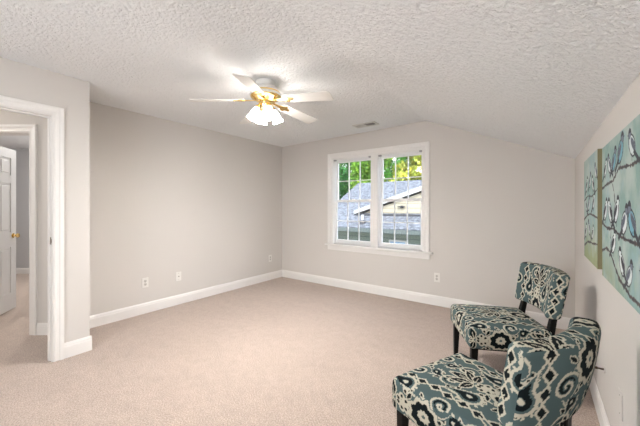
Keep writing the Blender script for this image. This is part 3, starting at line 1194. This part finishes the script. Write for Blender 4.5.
def make_chair(label, loc, rotz):
    t = thing('slipper_chair', label, 'chair', loc, rotz, 'pair of slipper chairs')   # local front is +Y
    SX, SY, SZ0, SZ1 = 0.272, 0.272, 0.283, 0.449
    hz = (SZ1 - SZ0) / 2

    def seat_shape(Q):
        x, y, z = Q[..., 0], Q[..., 1], Q[..., 2]
        up = np.clip((z + hz) / (2 * hz), 0, 1)
        crown = 0.022 * (1 - (x / SX) ** 2) * (1 - (y / SY) ** 2) * up
        tp = 1 - 0.07 * (SY - y) / (2 * SY) * 1.0
        bulge = 1 + 0.014 * np.cos((up - 0.5) * PI)
        return np.stack([x * tp * bulge, y * bulge, z + (SZ0 + SZ1) / 2 + crown], -1)

    def seat_uv(ax, s, Q):
        x, y, z = Q[..., 0], Q[..., 1], Q[..., 2]
        if ax == 2:
            return x, y + 0.3
        if ax == 1:
            return x, s * (SY + (hz - z)) + 0.3
        return s * (SX + (hz - z)), y + 0.3

    P, K_ = rounded_box(SX, SY, hz, 0.034, 0.0032, seat_shape, seat_uv)
    grid_mesh('seat', P, K_, M_FABRIC, t)

    BX, BY, BZ = 0.268, 0.045, 0.155
    lean = math.tan(math.radians(11))

    def back_shape(Q):
        x, y, z = Q[..., 0], Q[..., 1], Q[..., 2]
        zz = z + BZ
        x2 = x * (1 - 0.05 * (1 - zz / (2 * BZ)))
        wing = 0.95 * x2 ** 2
        slope = 1.9 * x2
        nl = np.sqrt(1 + slope ** 2)
        px_ = x2 - y * slope / nl
        py_ = wing + y / nl
        belly = 0.012 * np.cos(x / BX * PI / 2) * np.cos(z / BZ * PI / 2) * np.sign(y)
        arch = 0.007 * (1 - (x / BX) ** 2) * np.clip(zz / (2 * BZ), 0, 1)
        return np.stack([px_, -0.325 + py_ + belly - zz * lean, 0.525 + zz + arch], -1)

    def back_uv(ax, s, Q):
        x, y, z = Q[..., 0], Q[..., 1], Q[..., 2]
        if ax == 1:
            return x, (z + 0.27) if s > 0 else (z + 0.04)
        if ax == 2:
            return x + 0.17, y * 1.0 + 0.36
        return y + 0.17, z + 0.2

    P, K_ = rounded_box(BX, BY, BZ, 0.024, 0.0032, back_shape, back_uv)
    bk = grid_mesh('backrest', P, K_, M_FABRIC, t)
    for sx in (-1, 1):
        bm = bmesh.new()
        cyl4(bm, [(sx * 0.232, 0.235, 0.0, 0.015, 0.015), (sx * 0.228, 0.228, 0.31, 0.024, 0.024)])
        bmesh.ops.bevel(bm, geom=bm.edges[:], offset=0.003, segments=2, affect='EDGES')
        obj('leg', bm, M_WOOD, t)
        bm = bmesh.new()
        cyl4(bm, [(sx * 0.215, -0.315, 0.0, 0.015, 0.016), (sx * 0.212, -0.262, 0.26, 0.022, 0.024), (sx * 0.208, -0.270, 0.40, 0.022, 0.020), (sx * 0.200, -0.315, 0.62, 0.020, 0.014)])
        bmesh.ops.bevel(bm, geom=bm.edges[:], offset=0.003, segments=2, affect='EDGES')
        obj('leg', bm, M_WOOD, t)
    bm = bmesh.new()
    box(bm, -0.225, 0.225, -0.235, 0.235, 0.268, 0.292, bevel=0.004)
    obj('seat_frame', bm, M_WOOD, t)
    return t


def face_rot(fx, fy):
    return math.atan2(fy, fx) - PI / 2


far = make_chair('blue-grey ikat slipper chair beside the window wall, the farther of the pair', (-0.27, 2.70, 0), face_rot(-0.9, -0.44))
near = dup(far, (-0.243, 1.56, 0), face_rot(-0.913, 0.408), 'blue-grey ikat slipper chair in the foreground, its back partly to the viewer')


# ------------------------------------------------------------------ the two bird paintings
def paint(Wd, Ht, seed, birds, branches, greens, step=0.0032):
    g = np.random.default_rng(seed)
    nx, nz = int(Wd / step), int(Ht / step)
    X, Z = np.meshgrid(np.linspace(0, Wd, nx), np.linspace(0, Ht, nz), indexing='ij')

    def noise(sc):
        n1, n2 = int(Wd / sc) + 3, int(Ht / sc) + 3
        q = g.random((n1, n2))
        fx, fz = X / sc, Z / sc
        i, j = fx.astype(int), fz.astype(int)
        tx, tz = fx - i, fz - j
        tx, tz = tx * tx * (3 - 2 * tx), tz * tz * (3 - 2 * tz)
        return (q[i, j] * (1 - tx) + q[i + 1, j] * tx) * (1 - tz) + (q[i, j + 1] * (1 - tx) + q[i + 1, j + 1] * tx) * tz

    teal, pale, green, sky = (np.array(lin(*c)) for c in ((136, 166, 160), (178, 192, 186), (144, 150, 100), (146, 176, 182)))
    n1 = (0.55 * noise(0.12) + 0.3 * noise(0.05) + 0.15 * noise(0.018))
    n2 = 0.6 * noise(0.16) + 0.4 * noise(0.03)
    f = np.clip((n1 - 0.3) / 0.4, 0, 1)[..., None]
    img = teal * (1 - f) + pale * f
    f = (np.clip((n2 - 0.52) / 0.25, 0, 1) * 0.7)[..., None]
    img = img * (1 - f) + sky * f
    gz_ = greens(X / Wd, Z / Ht) * np.clip(0.25 + 1.3 * noise(0.06), 0, 1)
    f = np.clip(gz_, 0, 0.85)[..., None]
    img = img * (1 - f) + green * f
    ink, brown = np.array(lin(38, 40, 52)), np.array(lin(84, 66, 62))
    white, grey, blue = np.array(lin(214, 222, 222)), np.array(lin(108, 116, 132)), np.array(lin(110, 168, 186))
    jag = 0.0045 * (noise(0.012) - 0.5) * 2
    for pts, wd in branches:
        for (x0, z0), (x1, z1) in zip(pts, pts[1:]):
            dx, dz = x1 - x0, z1 - z0
            tt = np.clip(((X - x0) * dx + (Z - z0) * dz) / (dx * dx + dz * dz), 0, 1)
            d = np.hypot(X - x0 - tt * dx, Z - z0 - tt * dz) + jag
            img[d < wd * (1 - 0.35 * tt)] = brown
            img[d < wd * 0.35] = ink
    for bx, bz, s, face, kind in birds:
        s *= 0.9
        x, z = (X - bx) * face / s, (Z - bz) / s
        xr, zr = x * 0.80 + z * 0.60, -x * 0.60 + z * 0.80     # upright body axis leaning forward
        jj = jag / s
        body = np.hypot(xr / 0.052, (zr) / 0.034) + jj * 10
        head = np.hypot(x - 0.036, z - 0.050) / 0.021
        tail = (xr < -0.035) & (xr > -0.125) & (np.abs(zr + 0.004 + (xr + 0.035) * 0.1) < 0.010)
        beak = (x > 0.054) & (x < 0.074) & (np.abs(z - 0.050) < 0.006 * (0.074 - x) / 0.02)
        breast = white if kind != 2 else blue
        img[(body < 1.18) | (head < 1.22)] = ink
        img[body < 0.98] = breast
        img[head < 0.95] = breast if kind == 1 else grey
        img[(head < 0.98) & (z > 0.055)] = ink
        wing = np.hypot((xr + 0.012) / 0.046, (zr - 0.012) / 0.017)
        img[wing < 1.0] = grey if kind == 0 else (ink if kind == 1 else grey)
        img[(wing < 0.8) & (np.abs(((xr / 0.011) % 1) - 0.5) < 0.22)] = ink
        img[tail] = ink
        img[beak] = ink
        for lx in (-0.004, 0.012):
            img[(np.abs(x - lx) < 0.0022) & (z < -0.03) & (z > -0.062)] = ink
    return X, Z, img


def painting(name, y_far, y_near, z0, z1, label, seed, birds, branches, greens):
    Wd, Ht = y_far - y_near, z1 - z0
    t = thing(name, label, 'painting', (XR, (y_far + y_near) / 2, z0), 0, 'pair of bird paintings')
    X, Z, img = paint(Wd, Ht, seed, birds, branches, greens)
    D = 0.038
    front = np.stack([np.full_like(X, -D), Wd / 2 - X, Z], -1)
    P, K_ = [front[:, ::-1]], [img[:, ::-1]]
    olive = np.array(lin(128, 122, 92))

    def quad(p):
        a = np.array(p, float).reshape(2, 2, 3)
        P.append(a)
        K_.append(np.broadcast_to(olive, (2, 2, 3)).copy())
    h = Wd / 2
    quad([(-D, -h, 0), (-D, -h, Ht), (-0.001, -h, 0), (-0.001, -h, Ht)])
    quad([(-D, h, 0), (-0.001, h, 0), (-D, h, Ht), (-0.001, h, Ht)])
    quad([(-D, -h, Ht), (-D, h, Ht), (-0.001, -h, Ht), (-0.001, h, Ht)])
    quad([(-D, -h, 0), (-0.001, -h, 0), (-D, h, 0), (-0.001, h, 0)])
    quad([(-0.001, -h, 0), (-0.001, -h, Ht), (-0.001, h, 0), (-0.001, h, Ht)])
    grid_mesh('canvas', P, K_, M_CANVAS, t, smooth=False)
    return t


painting('bird_painting', 2.915, 2.305, 0.945, 1.63, 'smaller teal canvas of birds on branches, nearest the window corner', 3,
         [(0.14, 0.50, 1.0, 1, 1), (0.30, 0.52, 0.95, 1, 0), (0.44, 0.49, 0.95, -1, 1), (0.55, 0.56, 0.9, -1, 0),
          (0.12, 0.36, 0.9, -1, 1), (0.25, 0.37, 1.0, 1, 0), (0.46, 0.38, 0.9, 1, 1),
          (0.10, 0.18, 1.0, 1, 1), (0.27, 0.21, 0.95, -1, 0), (0.42, 0.19, 0.85, 1, 1)],
         [([(0.02, 0.40), (0.2, 0.43), (0.4, 0.42), (0.62, 0.46)], 0.006),
          ([(0.0, 0.26), (0.18, 0.30), (0.34, 0.31), (0.62, 0.29)], 0.008),
          ([(0.03, 0.08), (0.2, 0.12), (0.45, 0.13), (0.62, 0.14)], 0.008),
          ([(0.34, 0.31), (0.42, 0.36)], 0.004)],
         lambda x, z: np.clip((0.38 - z) * 2.6, 0, 1) + np.clip((0.12 - x) * 3, 0, 1) * 0.5)
painting('bird_painting', 2.15, 1.18, 0.94, 1.607, 'larger teal canvas of birds on bare branches, nearer the viewer', 11,
         [(0.09, 0.545, 0.85, 1, 1), (0.20, 0.555, 0.9, -1, 0), (0.30, 0.56, 1.0, 1, 2), (0.43, 0.585, 1.15, 1, 2), (0.62, 0.58, 1.0, -1, 0), (0.80, 0.57, 1.0, 1, 1),
          (0.09, 0.335, 1.05, 1, 1), (0.22, 0.330, 1.1, -1, 1), (0.35, 0.335, 1.1, 1, 1), (0.50, 0.295, 1.15, 1, 0), (0.62, 0.30, 1.2, -1, 2), (0.80, 0.31, 1.0, 1, 1),
          (0.29, 0.19, 1.0, 1, 1), (0.46, 0.125, 1.05, -1, 1), (0.58, 0.10, 1.0, 1, 0), (0.78, 0.10, 1.0, -1, 1)],
         [([(0.0, 0.455), (0.14, 0.47), (0.28, 0.475), (0.40, 0.52), (0.60, 0.51), (0.97, 0.52)], 0.008),
          ([(0.26, 0.475), (0.31, 0.42), (0.33, 0.36)], 0.005),
          ([(0.0, 0.275), (0.14, 0.255), (0.3, 0.26), (0.44, 0.235), (0.66, 0.23), (0.97, 0.24)], 0.008),
          ([(0.0, 0.13), (0.12, 0.155), (0.22, 0.145), (0.40, 0.06), (0.60, 0.03), (0.97, 0.035)], 0.009),
          ([(0.22, 0.145), (0.24, 0.28)], 0.003)],
         lambda x, z: np.clip((0.30 - z) * 2.2, 0, 1) * np.clip((0.62 - x) * 2.6, 0.12, 1) + np.clip((0.10 - x) * 4, 0, 1) * 0.4)
